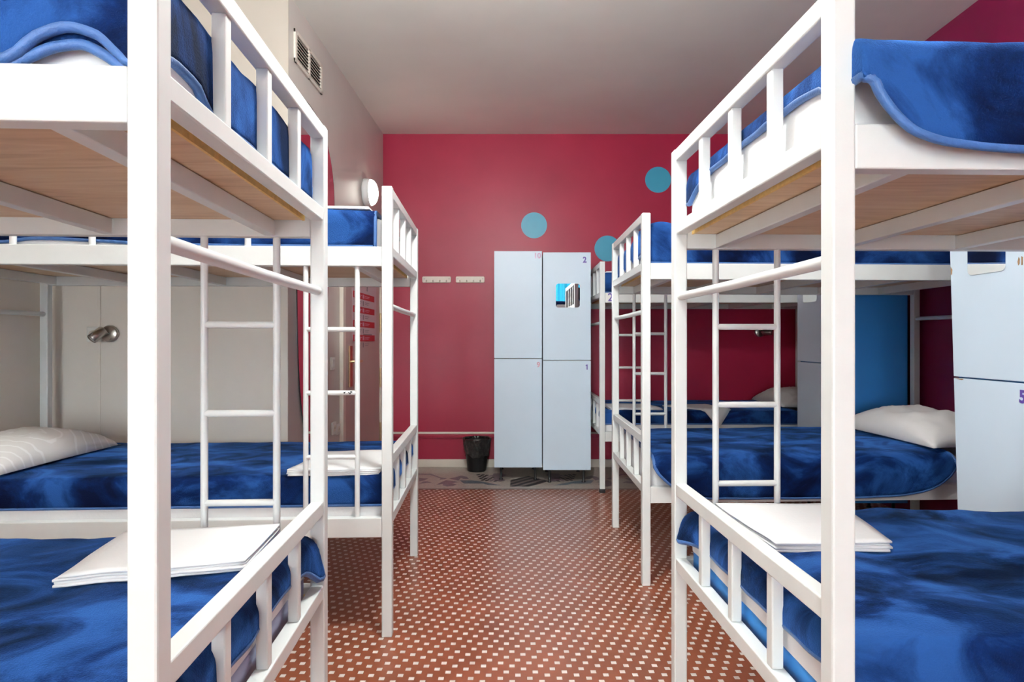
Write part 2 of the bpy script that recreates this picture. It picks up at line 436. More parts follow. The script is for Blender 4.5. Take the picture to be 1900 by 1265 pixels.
def build_bunk(key, label, ladder, guard=False, foot=False):
    B = BEDS[key]; P = B.P
    root = thing('bunk_bed', B.P(LB / 2, (W + PT) / 2, 0), label, 'bunk bed', 'white metal bunk beds')
    fr = M['frame']
    HT = 1.752
    for l in (0, LB - PT):
        for w in (0, W):
            m = MB(); m.box(l, l + PT, w, w + PT, 0.0, HT, P)
            po = obj('post', m, fr, root, bevel=.004)
            if foot and l == 0:
                k = MB(); k.box(l - .001, l + PT + .001, w - .001, w + PT + .001, 0, .03, P); obj('foot_cap', k, M['dark'], po)
        for z0, z1 in ((.432, .470), (.665, .703), (1.484, 1.521), (1.714, 1.752)):
            m = MB(); m.box(l + .003, l + PT - .003, PT, W, z0, z1, P); obj('end_rail', m, fr, root, bevel=.003)
        for zb in (.470, 1.521):
            for k in (1, 2, 3):
                wc = PT + (W - PT) * k / 4
                m = MB(); m.box(l + .0075, l + .0325, wc - .0135, wc + .0135, zb, zb + .194, P); obj('baluster', m, fr, root, bevel=.003)
        m = MB(); lc = l + .02
        m.tube([P(lc, PT - .004, 1.290), P(lc, W / 2, 1.288), P(lc, W + .004, 1.290)], .012, 16); obj('grab_bar', m, M['tube'], root)
    for zb in (.388, .388 + UP):
        for w0, w1 in ((.002, .038), (W + .002, W + .038)):
            m = MB(); m.box(PT, LB - PT, w0, w1, zb, zb + .076, P)
            sr = obj('side_rail', m, fr, root, bevel=.003)
        for l in ((.13, .52, .90, 1.29, 1.68) if B.s > 0 else (.135, .57, 1.0, 1.43, 1.865)):
            m = MB(); m.box(l, l + .03, .038, W + .002, zb + .002, zb + .044, P); obj('cross_beam', m, fr, root, bevel=.002)
        # plywood deck with a raw edge at the aisle end
        m = MB(); wob = [(.045 + .902 * k / 12 if False else .042 + (W - .044) * k / 12) for k in range(13)]
        for k in range(12):
            a, b = wob[k], wob[k + 1]
            m.box(.060, LB - .06, a, b, zb + .0455, zb + .0575, P)
        bd = obj('bed_board', m, M['wood'], root)
        m = MB()
        m.box(.054, .0600, .041, W - .001, zb + .0442, zb + .0585, P)
        obj('raw_edge', m, M['edge'], bd)
        for l, w in ((.075, W + .0019), (LB - .075, W + .0019)):
            obj('bolt_cap', rim(B, l, w, zb + .050 + .018, 'w'), fr, root)
    # ladder hung between the two decks
    w = .02 if ladder == 'near' else W + .02
    m = MB(); l1, l2 = .137, .335
    for l in (l1, l2): m.tube([P(l, w, .464), P(l, w, 1.440)], .010, 14)
    la = obj('ladder', m, M['tube'], root)
    for z in (.698, .948, 1.195):
        m = MB(); m.tube([P(l1 + .004, w, z), P(l2 - .004, w, z)], .0095, 12)
        ru = obj('rung', m, M['tube'], la)
        if key == 'L2' and abs(z - .948) < .01:
            k = MB()
            for t, hh, r in ((.150, .001, .0035), (.153, .004, .002), (.166, .002, .0022), (.172, -.001, .004), (.178, .004, .003), (.1745, .005, .0025)):
                k.disc(P(l1 + .198 - t + .0, w - .0092, z + hh), P(0, -1, 0) - P(0, 0, 0), r, 8, .0012)
            obj('worn_paint_marks', k, M['dark'], ru)
    if guard:
        m = MB(); zt = 1.752
        m.tube([P(.555, .02, zt), P(LB - PT, .02, zt)], .012, 14)
        g = obj('guard_rail', m, M['tube'], root)
        for k in range(5):
            l = .556 + .292 * k
            if l > LB - .05: break
            m = MB(); m.tube([P(l, .02, .464 + UP), P(l, .02, zt)], .0118, 12); obj('guard_upright', m, M['tube'], g)
    return root

ROOT = {}
ROOT['L1'] = build_bunk('L1', 'white metal bunk bed nearest on the left, its front post cutting the photo', 'far')
ROOT['L2'] = build_bunk('L2', 'white metal bunk bed on the left farther back, beside the door', 'near', guard=True)
ROOT['R1'] = build_bunk('R1', 'white metal bunk bed nearest on the right, wood board visible underneath', 'far')
ROOT['R2'] = build_bunk('R2', 'white metal bunk bed on the right, second of three along that side', 'far')
ROOT['R3'] = build_bunk('R3', 'white metal bunk bed against the crimson back wall behind the lockers', 'near', foot=True)

# paper number stuck on the far right bunk's rail
Bq = BEDS['R3']
m = MB(); m.box(.042, .118, -.0005, .0018, 1.443, 1.513, Bq.P)
st = obj('number_sticker', m, M['socket'], ROOT['R3']); st['label'] = 'white sticker with a violet 2'
text('2', Bq.P(.080, -.0012, 1.478), .085, (1, 0, 0), (0, 0, 1), M['purple'], st, 'number_print', .0005, .001)

# ------------------------------------------------------------------ bedding
DK = .4465                                      # top of the lower deck board
MT = .590                                       # top of the lower mattress
GRP = {}
def rrect(B, l0, l1, w0, w1, r, h, n=6, hf=None):
    pts = []
    for (cl, cw, a0) in ((l1 - r, w1 - r, 0), (l0 + r, w1 - r, 90), (l0 + r, w0 + r, 180), (l1 - r, w0 + r, 270)):
        for k in range(n + 1):
            a = math.radians(a0 + 90 * k / n)
            l, w = cl + r * math.cos(a), cw + r * math.sin(a)
            pts.append((l, w))
    out = []
    for i, p in enumerate(pts):             # same number of points on every loop, so loops can be lofted
        q = pts[(i + 1) % len(pts)]; out.append(p)
        if i % (n + 1) == n:
            k = 30 if (i // (n + 1)) % 2 == 0 else 14
            for j in range(1, k): out.append((p[0] + (q[0] - p[0]) * j / k, p[1] + (q[1] - p[1]) * j / k))
    return [B.P(l, w, h if hf is None else h + hf(l, w)) for l, w in out]
def mattress(key, up, label, core):
    B = BEDS[key]; z = UP if up else 0
    root = thing('mattress', B.P(LB / 2, .47, DK + z), label, 'mattress', 'mattresses on the bunk decks')
    m = MB(); a = (.047, LB - .05, .045, W - .008)
    m.loft([rrect(B, *a, .035, DK + z + d - (.0 if d else 0)) for d in (.0005, .07)])
    obj('mattress_core', m, core, root)
    wav = lambda l, w: .004 * math.sin(l * 21 + key.__hash__() % 7 if False else l * 21) + .007 * nz(l * 6, w * 6, ord(key[0]) + z)
    m = MB(); e = .0025; s0 = DK + z + (.058 if core is not M['linen'] else .008)
    loops = [rrect(B, a[0] - e, a[1] + e, a[2] - e, a[3] + e, .038, s0, hf=wav),
             rrect(B, a[0] - e - .002, a[1] + e, a[2] - e, a[3] + e, .038, s0 + .03, hf=lambda l, w: wav(l, w) * .3),
             rrect(B, a[0] - e, a[1] + e, a[2] - e, a[3] + e, .038, MT + z - .03)]
    for k in range(1, 5):
        t = k / 4 * PI / 2; ins = .026 * (1 - math.cos(t))
        loops.append(rrect(B, a[0] - e + ins, a[1] + e - ins, a[2] - e + ins, a[3] + e - ins, .036, MT + z - .028 + .026 * math.sin(t)))
    m.loft(loops, cap0=False)
    obj('fitted_sheet', m, M['linen'], root)
    return root

def blanket(key, up, label, l0, l1, near, far, end, head=None, out_n=.02, out_e=.02, seed=0, puff=.010, wr=.012, hem=True, top_extra=None, group='blue plush blankets on the bunks', endbulge=None):
    """near / far: hem height as function of l; end / head: hem height as function of w (None: stops flat on top)"""
    B = BEDS[key]; z = UP if up else 0
    top0 = MT + z + .013
    root = thing('blanket', B.P((l0 + l1) / 2, .47, MT + z), label, 'blanket', group)
    wa, wb = .062, W - .030
    NN, NW, NL, NE = 10, 36, 84, 9
    def prof(q, D, r, out):
        r = min(r, D)
        if r < 1e-5: return 0, 0
        tot = D + r * (PI / 2 - 1); q = q * tot
        if q < r * PI / 2: o, d = r * math.sin(q / r), r * (1 - math.cos(q / r))
        else: o, d = r, r + q - r * PI / 2
        return o * out / r, d
    rows = []
    ls = [('e', 1 - k / NE) for k in range(NE)] if end else []
    ls += [('t', k / NL) for k in range(NL + 1)]
    ls += [('h', (k + 1) / NE) for k in range(NE)] if head else []
    la, lb = l0, l1
    for kind, t in ls:
        row = []
        lt = la if kind == 'e' else lb if kind == 'h' else la + (lb - la) * t ** 1.7
        js = [('n', 1 - k / NN) for k in range(NN)] + [('t', k / NW) for k in range(NW + 1)] + [('f', (k + 1) / NN) for k in range(NN)]
        for jk, u in js:
            wt = wa if jk == 'n' else wb if jk == 'f' else wa + (wb - wa) * u
            sl = min(lt - la + .0, 9) if True else 0
            hump = wr * (.9 * nz(lt * 2.6 + seed, wt * 2.6, seed) + .5 * nz(lt * 7, wt * 5 + seed, seed + 3) + .22 * nz(lt * 17, wt * 14, seed + 8)) + wr * .6
            if top_extra: hump += top_extra(lt, wt)
            top = top0 + puff * 0.3 + max(0, hump)
            oe = de = on = dn = 0
            if kind == 'e':
                D = max(.004, top - end(wt)); oe, de = prof(t, D, .035, out_e + (endbulge(wt) if endbulge else 0) * t)
                oe += .006 * t * nz(wt * 11, seed, 5)
            if kind == 'h':
                D = max(.004, top - head(wt)); oe, de = prof(t, D, .035, .012); oe = -oe
            if jk == 'n':
                D = max(.004, top - near(lt)); on, dn = prof(u, D, .045, out_n)
                on += .007 * u * (1 + nz(lt * 9, seed, 9)) * (1 if up or out_n > .04 else .3)
            if jk == 'f':
                D = max(.004, top - far(lt)); on, dn = prof(u, D, .035, .015); on = -on
            dd = max(de, dn)
            row.append(B.P(lt - oe, wt - on, top - dd))
        rows.append(row)
    m = MB(); m.grid(rows)
    o = obj('plush_cloth', m, M['blue'], root, recalc=False)
    # outward normals
    me = o.data
    av = sum((p.normal.z * p.area for p in me.polygons))
    if av < 0: me.flip_normals()
    sd = o.modifiers.new('solid', 'SOLIDIFY'); sd.thickness = .009; sd.offset = 0.6
    if hem:
        loop = [r[0] for r in rows] + rows[-1][1:] + [r[-1] for r in reversed(rows[:-1])] + list(reversed(rows[0][1:-1]))
        pts = [loop[0]]
        for p in loop[1:]:
            if (p - pts[-1]).length > .006: pts.append(p)
        h = MB(); h.tube(pts, .0085, 8, closed=True)
        obj('hem_binding', h, M['hem'], root)
    return root

ct = lambda v: (lambda x: v)
tb = lambda tab: (lambda x: interp(tab, x))
core_w = M['linen']
mattress('L1', 0, 'mattress with lilac side under the white sheet, lower bunk nearest on the left', M['lilac'])
mattress('L1', 1, 'white-sheeted mattress on the upper bunk nearest on the left', core_w)
mattress('L2', 0, 'white-sheeted mattress on the lower left bunk beside the door', core_w)
mattress('L2', 1, 'white-sheeted mattress on the upper left bunk below the glowing wall lamp', core_w)
mattress('R1', 0, 'mattress with bright azure side under the white sheet, lower bunk nearest on the right', M['azure'])
mattress('R1', 1, 'white-sheeted mattress showing through the upper guard rail nearest on the right', core_w)
mattress('R2', 0, 'white-sheeted mattress on the lower bunk in the middle of the right side', core_w)
mattress('R2', 1, 'white-sheeted mattress on the upper bunk in the middle of the right side', core_w)
mattress('R3', 0, 'white-sheeted mattress on the lower bunk against the crimson back wall', core_w)
mattress('R3', 1, 'white-sheeted mattress on the upper bunk against the crimson back wall', core_w)

# near left
blanket('L1', 0, 'blue blanket on the lower bunk nearest on the left, under a folded sheet', .052, 1.42, ct(.50), ct(.54),
        tb([(0, .55), (.35, .552), (.62, .56), (.78, .55), (.86, .50)]), seed=2, wr=.015, endbulge=tb([(0, 0), (.7, 0), (.8, .012), (.88, .03)]))
blanket('L1', 1, 'blue blanket on the upper bunk nearest on the left, its hem arching over the rail', .045, 1.86,
        tb([(0, 1.522), (.04, 1.522), (.06, 1.54), (.09, 1.566), (.125, 1.574), (.165, 1.56), (.20, 1.532), (.26, 1.520), (2, 1.525)]), ct(1.58),
        tb([(0, 1.560), (.062, 1.562), (.13, 1.575), (.19, 1.57), (.24, 1.54), (.5, 1.542), (.9, 1.536)]), out_n=.035, out_e=.008, seed=5, wr=.024,
        top_extra=lambda l, w: .035 * math.exp(-((l - .13) / .10) ** 2 - ((w - .10) / .16) ** 2))
B = BEDS['L1']; BK = [o for o in bpy.data.objects if o.get('label', '').startswith('blue blanket on the upper bunk nearest on the left')][0]
pa0 = [(.045, 1.516), (.06, 1.524), (.085, 1.541), (.115, 1.553), (.145, 1.549), (.18, 1.535), (.215, 1.518), (.25, 1.508)]
pa = [(.045 + .205 * k / 30, interp(pa0, .045 + .205 * k / 30)) for k in range(31)]
m = MB(); m.tube([B.P(l, .026, h) for l, h in pa], .0075, 8)
obj('under_fold_binding', m, M['hem'], BK)
m = MB(); m.grid([[B.P(l, .030, h + .002), B.P(l, .030, h + .035), B.P(l, .045, h + .06)] for l, h in pa])
u = obj('under_fold', m, M['blue'], BK); sd = u.modifiers.new('solid', 'SOLIDIFY'); sd.thickness = .006; sd.offset = 0
# far left
blanket('L2', 0, 'navy blanket on the lower left bunk beside the door, below a white pillow', .050, 1.87, ct(.507), ct(.56),
        tb([(0, .53), (.9, .55)]), seed=8, wr=.012)
blanket('L2', 1, 'navy blanket on the upper left bunk below the glowing wall lamp', .072, 1.88,
        tb([(0, 1.522), (.5, 1.523), (.9, 1.526), (1.1, 1.536), (1.35, 1.545), (1.5, 1.53), (1.9, 1.535)]), ct(1.60), None, out_e=.006, out_n=.02, seed=11, wr=.008)
# near right
blanket('R1', 0, 'royal blue blanket on the lower bunk nearest on the right, brushed in light patches', .052, 1.88, ct(.52), ct(.55),
        tb([(0, .572), (.3, .56), (.66, .556), (.78, .55), (.88, .53)]), out_e=.016, seed=14, wr=.017, endbulge=tb([(0, 0), (.74, 0), (.82, .012), (.9, .034)]))
blanket('R1', 1, 'blue blanket on the upper bunk nearest on the right, draped low over the rail', .052, 1.88,
        tb([(0, 1.60), (.045, 1.588), (.0637, 1.5545), (.0957, 1.516), (.128, 1.492), (.181, 1.4765), (.32, 1.4665), (.7, 1.465), (1.9, 1.49)]), ct(1.60),
        tb([(0, 1.586), (.062, 1.588), (.11, 1.618), (.2, 1.628), (.5, 1.630), (.72, 1.622), (.82, 1.60), (.87, 1.575)]), out_n=.082, out_e=.012, seed=17, wr=.010)
# middle right
blanket('R2', 0, 'navy blanket draped over the side of the lower middle bunk on the right', .052, 1.50,
        tb([(0, .585), (.04, .575), (.075, .53), (.128, .482), (.19, .446), (.3, .418), (.9, .414), (1.2, .42), (1.32, .435), (1.40, .46), (1.46, .50), (1.5, .55)]), ct(.55), None, out_n=.082, seed=20, wr=.008)
blanket('R2', 1, 'navy blanket bunched at the guard rail of the upper middle bunk on the right', .045, 1.86, ct(1.522), ct(1.56),
        tb([(0, 1.60), (.2, 1.575), (.36, 1.56), (.5, 1.60), (.62, 1.545), (.72, 1.585), (.82, 1.53), (.9, 1.523)]), out_e=.010, seed=23, wr=.020,
        top_extra=lambda l, w: .05 * math.exp(-((l - .10) / .09) ** 2 - ((w - .2) / .3) ** 2))
# back right
blanket('R3', 0, 'dark blanket on the lower bunk against the back wall, two folded sheets on it', .052, 1.52, ct(.52), ct(.55), tb([(0, .56), (.9, .55)]), seed=26, wr=.008)
blanket('R3', 1, 'dark blanket on the upper bunk against the back wall', .050, 1.86, ct(1.522), ct(1.56), tb([(0, 1.57), (.3, 1.58), (.5, 1.56), (.9, 1.53)]), out_e=.010, seed=29, wr=.012)

def folded_sheet(key, up, label, c4, layers=4, hang=None, seed=0, lift=.0, group='folded white sheets on the bunks', th=.0065):
    """c4: four (l, w) corners, order near-aisle, near-wall, far-wall, far-aisle"""
    B = BEDS[key]; z = UP if up else 0
    base = MT + z + .034 + lift
    rnd = random.Random(seed); m = MB(); n = 14
    for k in range(layers):
        j = [(a + rnd.uniform(-.006, .006), b + rnd.uniform(-.006, .006)) for a, b in c4]
        if k == 0: j = [(a, b - .004) for a, b in j]
        for (dz, flip) in ((0, 0), (th * .78, 1)):
            rows = []
            for a in range(n + 1):
                row = []
                for b in range(n + 1):
                    u, v = a / n, b / n
                    l = (j[0][0] * (1 - u) + j[1][0] * u) * (1 - v) + (j[3][0] * (1 - u) + j[2][0] * u) * v
                    w = (j[0][1] * (1 - u) + j[1][1] * u) * (1 - v) + (j[3][1] * (1 - u) + j[2][1] * u) * v
                    edge = min(u, 1 - u, v, 1 - v)
                    h = base + k * th + dz + .0035 * nz(l * 9 + seed, w * 9, k * .15) + (.0022 if flip else 0) * min(1, edge * 8)
                    if hang:
                        x = max(0, hang - w)
                        if x > 0:
                            h -= x * 1.0 - .004 * min(1, x * 20); w = hang - .02 * (1 - math.exp(-x * 40)) - k * .003 - dz
                    row.append(B.P(l, w, h))
                rows.append(row)
            m.grid(rows)
            if flip:
                # close the rim between the two skins
                for e in (([(r[0]) for r in prev], [r[0] for r in rows]), ([r[-1] for r in prev], [r[-1] for r in rows]), (prev[0], rows[0]), (prev[-1], rows[-1])):
                    m.grid([e[0], e[1]])
            prev = rows
    o = obj('folded_sheet', m, M['linen'], None, weld=True)
    return tag(o, label, 'sheet', group)
def bl(key, x, y):                              # world x,y -> bed l,w
    B = BEDS[key]; d = Vector((x, y, 0)) - B.A
    a = B.s * math.cos(B.tl); b = -math.sin(B.tw); c = B.s * math.sin(B.tl); e = math.cos(B.tw); D = a * e - b * c
    return ((d.x * e - b * d.y) / D, (a * d.y - c * d.x) / D)
def bed_px(key, px, py, h):
    y = F * (HC - h) / (py - 632.5); return bl(key, (px - 950) / F * y, y)
folded_sheet('L1', 0, 'folded white sheet on the lower bunk nearest on the left', [bed_px('L1', 452, 1058, .625), bed_px('L1', 104, 1088, .625), bed_px('L1', 232, 998, .63), bed_px('L1', 518, 984, .63)], 4, seed=1)
folded_sheet('L2', 0, 'folded white sheet on the lower left bunk beside the door', [(.055, .055), (.415, .045), (.385, .47), (.06, .50)], 4, seed=2, lift=-.004)
folded_sheet('R1', 0, 'folded white sheet on the lower bunk nearest on the right', [(.135, .50), (.425, .50), (.50, .86), (.115, .87)], 4, seed=3)
folded_sheet('L2', 1, 'folded white sheet on the upper left bunk right under the lit wall lamp', [(.10, .07), (.60, .06), (.60, .42), (.09, .42)], 2, seed=4, lift=-.004)
folded_sheet('R3', 0, 'folded white sheet lying flat on the back bunk, close to the lockers', [(.09, .075), (.49, .075), (.44, .40), (.09, .42)], 3, seed=5, lift=-.006)
folded_sheet('R3', 0, 'folded white sheet on the back bunk with its corner hanging over the edge', [(.90, -.10), (1.02, .085), (.93, .45), (.56, .36)], 2, hang=.04, seed=6, lift=-.006)
folded_sheet('R3', 1, 'folded white sheet on the upper bunk against the back wall', [(.06, .08), (.42, .08), (.42, .42), (.06, .42)], 3, seed=7, lift=-.006)

def pillow(key, label, l, w, sl, sw, t, rot, m, seed):
    B = BEDS[key]; n = 30; base = MT + .030
    top, bot = [], []
    ca, sa = math.cos(rot), math.sin(rot)
    for a in range(n + 1):
        rt, rb = [], []
        for b in range(n + 1):
            u, v = -1 + 2 * a / n, -1 + 2 * b / n
            f = max(0, (1 - abs(u) ** 2.6)) ** .5 * max(0, (1 - abs(v) ** 2.6)) ** .5
            pinch = 1 - .09 * (1 - abs(v) ** 2) * abs(u) ** 3
            pinch2 = 1 - .09 * (1 - abs(u) ** 2) * abs(v) ** 3
            x, y = u * sl / 2 * pinch2, v * sw / 2 * pinch
            x, y = u * sl / 2 * (1 - .07 * (1 - v * v) * abs(u)), v * sw / 2 * (1 - .07 * (1 - u * u) * abs(v))
            L, Wd = l + x * ca - y * sa, w + x * sa + y * ca
            k = .014 * nz(u * 3.2 + seed, v * 3.2, seed) + .006 * nz(u * 9, v * 9 + seed, 2)
            h = base + t * .10
            k += .012 * f * math.sin(v * 9 + 2.5 * u + 2 * nz(u * 2, v * 2, seed)) * (1 - abs(u)) * (.3 + abs(v))
            rt.append(B.P(L, Wd, h + f * (t * .90 + k))); rb.append(B.P(L, Wd, h - f * t * .10))
        top.append(rt); bot.append(rb)
    mb = MB(); mb.grid(top); mb.grid(bot)
    o = obj('pillow', mb, m, None, weld=True)
    return tag(o, label, 'pillow', 'white pillows on the lower bunks')
pillow('L2', 'white swirl-patterned pillow on the lower left bunk under the reading lamp', 1.70, .40, .44, .76, .135, .06, M['pillow'], 1)
pillow('R2', 'plump white pillow in front of the blue locker side, lower middle bunk', 1.62, .425, .46, .84, .165, .04, M['pillowplain'], 4)
pillow('R3', 'white pillow on the lower bunk against the back wall, half behind a locker', 1.66, .48, .42, .66, .14, 0, M['pillowplain'], 7)

# ------------------------------------------------------------------ lockers
def locker(label, ox, oy, facing, width, nums, mirror_on, z0=.113, z1=1.885, split=1.0, body='lockgrey', slant=0.0, depth=.53, chips=False):
    """facing 'front': doors look towards -y, ox left edge, oy door plane.  facing 'side': doors look towards -x, ox door plane, oy far edge."""
    if facing == 'front':
        Q = lambda a, d, h: Vector((ox + a, oy + d, h)); xd = (1, 0, 0); nd = Vector((0, -1, 0))
    else:
        Q = lambda a, d, h: Vector((ox + d, oy - a, h)); xd = (0, -1, 0); nd = Vector((-1, 0, 0))
    root = thing('locker', Q(width / 2, depth / 2, 0), label, 'locker', 'numbered two-door lockers')
    T = .018
    m = MB()
    m.box(0.004, .020, T + .002, depth, z0, z1, Q); m.box(width - .020, width - .004, T + .002, depth, z0, z1, Q)
    m.box(.02, width - .02, T + .002, depth, z1 - .018, z1, Q); m.box(.02, width - .02, T + .002, depth, z0, z0 + .018, Q)
    m.box(.02, width - .02, T + .006, depth, split - .009, split + .009, Q); m.box(.02, width - .02, depth - .012, depth, z0 + .018, z1 - .018, Q)
    obj('carcass', m, M[body], root)
    for k, (a, b) in enumerate(((split + .003, z1 + .002), (z0 - .004, split - .003))):
        m = MB()
        s0 = slant * (a - split); s1 = slant * (b - split)
        m.hexa([Q(0 - s0, 0, a), Q(width - .002, 0, a), Q(width - .002, T, a), Q(0 - s0, T, a), Q(0 - s1, 0, b), Q(width - .002, 0, b), Q(width - .002, T, b), Q(0 - s1, T, b)])
        dr = obj('locker_door', m, M['locker'], root, bevel=.0025)
        h = b - .058 if k == 0 else b - .050
        if nums[k]:
            t, mm, dx, dz, size = nums[k]
            if k == 0 and size: h = b + dz
            if t == '1': figure_one(Q(width - dx, 0, h), size, xd, (0, 0, 1), mm, dr)
            else: text(t, Q(width - dx, -.0008, h), size, xd, (0, 0, 1), mm, dr, 'number_decal', .0006, .0022, .95)
        if k == 0 and mirror_on:
            ma, mbz = mirror_on; S = .193
            mm = MB(); pts = []
            r = .022
            for (ca, cz, a0) in ((ma + S - r, mbz + S - r, 0), (ma + r, mbz + S - r, 90), (ma + r, mbz + r, 180), (ma + S - r, mbz + r, 270)):
                for q in range(7):
                    an = math.radians(a0 + 15 * q); pts.append((ca + r * math.cos(an), cz + r * math.sin(an)))
            mm.loft([[Q(x, -.0002, zz) for x, zz in pts], [Q(x, -.003, zz) for x, zz in pts]], smooth=False)
            mo = obj('mirror_tile', mm, M['mirror'], dr); mo['label'] = 'small square mirror with rounded corners'
        if chips:
            cm = MB()
            def patch(pp): cm.loft([[Q(x, -.0004, zz) for x, zz in pp], [Q(x, -.0012, zz) for x, zz in pp]], smooth=False)
            if k == 0:
                patch([(.333, 1.455), (.338, 1.447), (.337, 1.43), (.331, 1.424), (.328, 1.438)]); patch([(.345, 1.456), (.352, 1.452), (.351, 1.425), (.345, 1.423)])
                patch([(-.015, 1.46), (-.006, 1.448), (-.008, 1.43), (-.014, 1.425)])
            else: patch([(.002, split - .004), (.06, split - .0045), (.05, split - .010), (.02, split - .006)])
            if len(cm.v): obj('paint_chip', cm, M['chip'], dr)
    for a in (.055, width - .055):
        for dd in (.055, depth - .06):
            m = MB(); m.lathe(Q(a, dd, 0), (0, 0, 1), [(.016, 0), (.016, .006), (.010, .01), (.010, z0 - .008), (.018, z0 - .004), (.018, z0)], 14)
            obj('locker_leg', m, M['blackmetal'], root)
    return root
locker('pale blue locker left of its twin, faded numbers 10 and 9', -.1465, 5.10, 'front', .395, (('10', M['pinkfade'], .040, -.040, .062), ('9', M['rosefade'], .031, 0, .058)), None, z1=1.888, split=1.006)
locker('pale blue locker with numbers 2 and 1 and a small square mirror', .2505, 5.00, 'front', .388, (('2', M['purple'], .052, -.062, .064), ('1', M['purple'], .036, 0, .058)), (.1035, 1.42), z1=1.863, split=.993)
locker('pale blue locker numbered 5 at the right edge, between two bunks', 1.84, 2.583, 'side', .395, (None, ('5', M['purple'], .045, 0, .064)), (.083, 1.413), split=1.0, slant=.042, body='lockbody', chips=True)
locker('pale blue locker with a bright blue side, half hidden behind the middle right bunk', 2.0, 4.345, 'side', .385, (None, None), (.09, 1.41), split=1.008, body='lockbody', chips=False)

# ------------------------------------------------------------------ things on the back wall
for (px, py, lab) in ((991, 418, 'turquoise round wall dot above the two twin lockers'), (1127, 461, 'turquoise round wall dot low behind the bunk guard rail'), (1221, 333.5, 'turquoise round wall dot highest on the crimson wall')):
    m = MB(); m.disc(((px - 950) / F * YB, YB, HC + (632.5 - py) / F * YB), (0, -1, 0), .118, 64, .0025)
    tag(obj('wall_dot', m, M['dot']), lab, 'wall decal', 'turquoise dots on the back wall')
for x0, lab in ((-.818, 'cream hook rail on the crimson wall, farther from the lockers'), (-.512, 'cream hook rail on the crimson wall, next to the lockers')):
    z = 1.682; root = thing('hook_rail', (x0 + .13, YB, z), lab, 'hook rail', 'hook rails on the back wall')
    m = MB(); pts = []
    for (ca, cz, a0) in ((x0 + .25, z + .045, 0), (x0 + .011, z + .045, 90), (x0 + .011, z + .011, 180), (x0 + .25, z + .011, 270)):
        for q in range(5):
            an = math.radians(a0 + 22.5 * q); pts.append((ca + .011 * math.cos(an), cz + .011 * math.sin(an)))
    m.loft([[Vector((x, y, zz)) for x, zz in pts] for y in (YB - .0005, YB - .014)], smooth=False)
    obj('hook_board', m, M['cream'], root, bevel=.003)
    for k in range(4):
        hx = x0 + .040 + .061 * k
        m = MB(); m.tube([(hx, YB - .013, z + .020), (hx, YB - .028, z + .012), (hx, YB - .040, z + .012), (hx, YB - .044, z + .022)], .0055, 10)
        obj('hook', m, M['cream'], root)
    for sx in (.018, .245):
        m = MB(); m.disc((x0 + sx, YB - .014, z + .034), (0, -1, 0), .004, 12, .002); obj('screw', m, M['ink'], root)

# waste bin with a black bag
bx, by = -.312, 5.50
root = thing('waste_bin', (bx, by, 0), 'black waste bin lined with a shiny black bag beside the lockers', 'bin')
m = MB(); m.lathe((bx, by, 0), (0, 0, 1), [(.001, .002), (.074, .002), (.078, .0), (.082, .01), (.112, .262), (.118, .268), (.114, .270), (.078, .015), (.001, .014)], 40); obj('bin_body', m, M['dark'], root)
m = MB(); loops = []; n = 120
for t in range(25):
    u = t / 24
    lp = []
    for k in range(n):
        a = 2 * PI * k / n
        pl = 1 + .030 * math.sin(a * 13 + 4 * u + 2 * math.sin(a * 3)) * u + .075 * nz(math.cos(a) * 3, math.sin(a) * 3, u * 3)
        if u < .75:
            q = u / .75; r = (.106 + .022 * q) * (1 + (pl - 1) * (1.2 - .6 * q)); h = .140 + .03 * nz(math.cos(a) * 2.2, math.sin(a) * 2.2, 5) * (1 - q) + (.148 - .012 * (1 - q)) * q
        else:
            q = (u - .75) / .25; r = (.128 - .012 * q) * (1 + (pl - 1) * .6); h = .288 + .016 * math.sin(q * PI) - .03 * q
        lp.append(Vector((bx + r * math.cos(a), by + r * math.sin(a), h)))
    loops.append(lp)
m.loft(loops, cap0=False, cap1=False); b = obj('bin_bag', m, M['bag'], root); b['label'] = 'crumpled shiny black bin bag folded over the rim'

# ------------------------------------------------------------------ left wall: vent, lamp, mirror, door, sockets
def xl(y): return -1.2125 + (y - 3.36) * (.0355 / 2.30)
def lw(y, h, off=0.0): return Vector((xl(y) + off, y, h))
# vent
root = thing('air_vent', lw(3.67, 2.705), 'white louvred air vent high on the left wall near the ceiling', 'vent')
y0, y1, z0, z1 = 3.435, 3.905, 2.70, 2.885
m = MB()
for a, b, cc, d in ((y0, y1, z0, z0 + .022), (y0, y1, z1 - .022, z1), (y0, y0 + .03, z0, z1), (y1 - .03, y1, z0, z1), ((y0 + y1) / 2 - .012, (y0 + y1) / 2 + .012, z0, z1)):
    m.hexa([lw(p, q, o) for q in (cc, d) for p, o in ((a, 0), (b, 0), (b, .012), (a, .012))])
obj('vent_frame', m, M['cream'], root, bevel=.002)
m = MB(); m.hexa([lw(p, q, o) for q in (z0 + .01, z1 - .01) for p, o in ((y0 + .01, .0005), (y1 - .01, .0005), (y1 - .01, .002), (y0 + .01, .002))]); obj('vent_duct', m, M['dark'], root)
m = MB()
for k in range(7):
    z = z0 + .033 + k * .0195
    for a, b in ((y0 + .03, (y0 + y1) / 2 - .012), ((y0 + y1) / 2 + .012, y1 - .03)):
        m.hexa([lw(a, z, .002), lw(b, z, .002), lw(b, z - .007, .011), lw(a, z - .007, .011), lw(a, z + .0035, .002), lw(b, z + .0035, .002), lw(b, z - .0035, .011), lw(a, z - .0035, .011)])
obj('louvres', m, M['cream'], root)
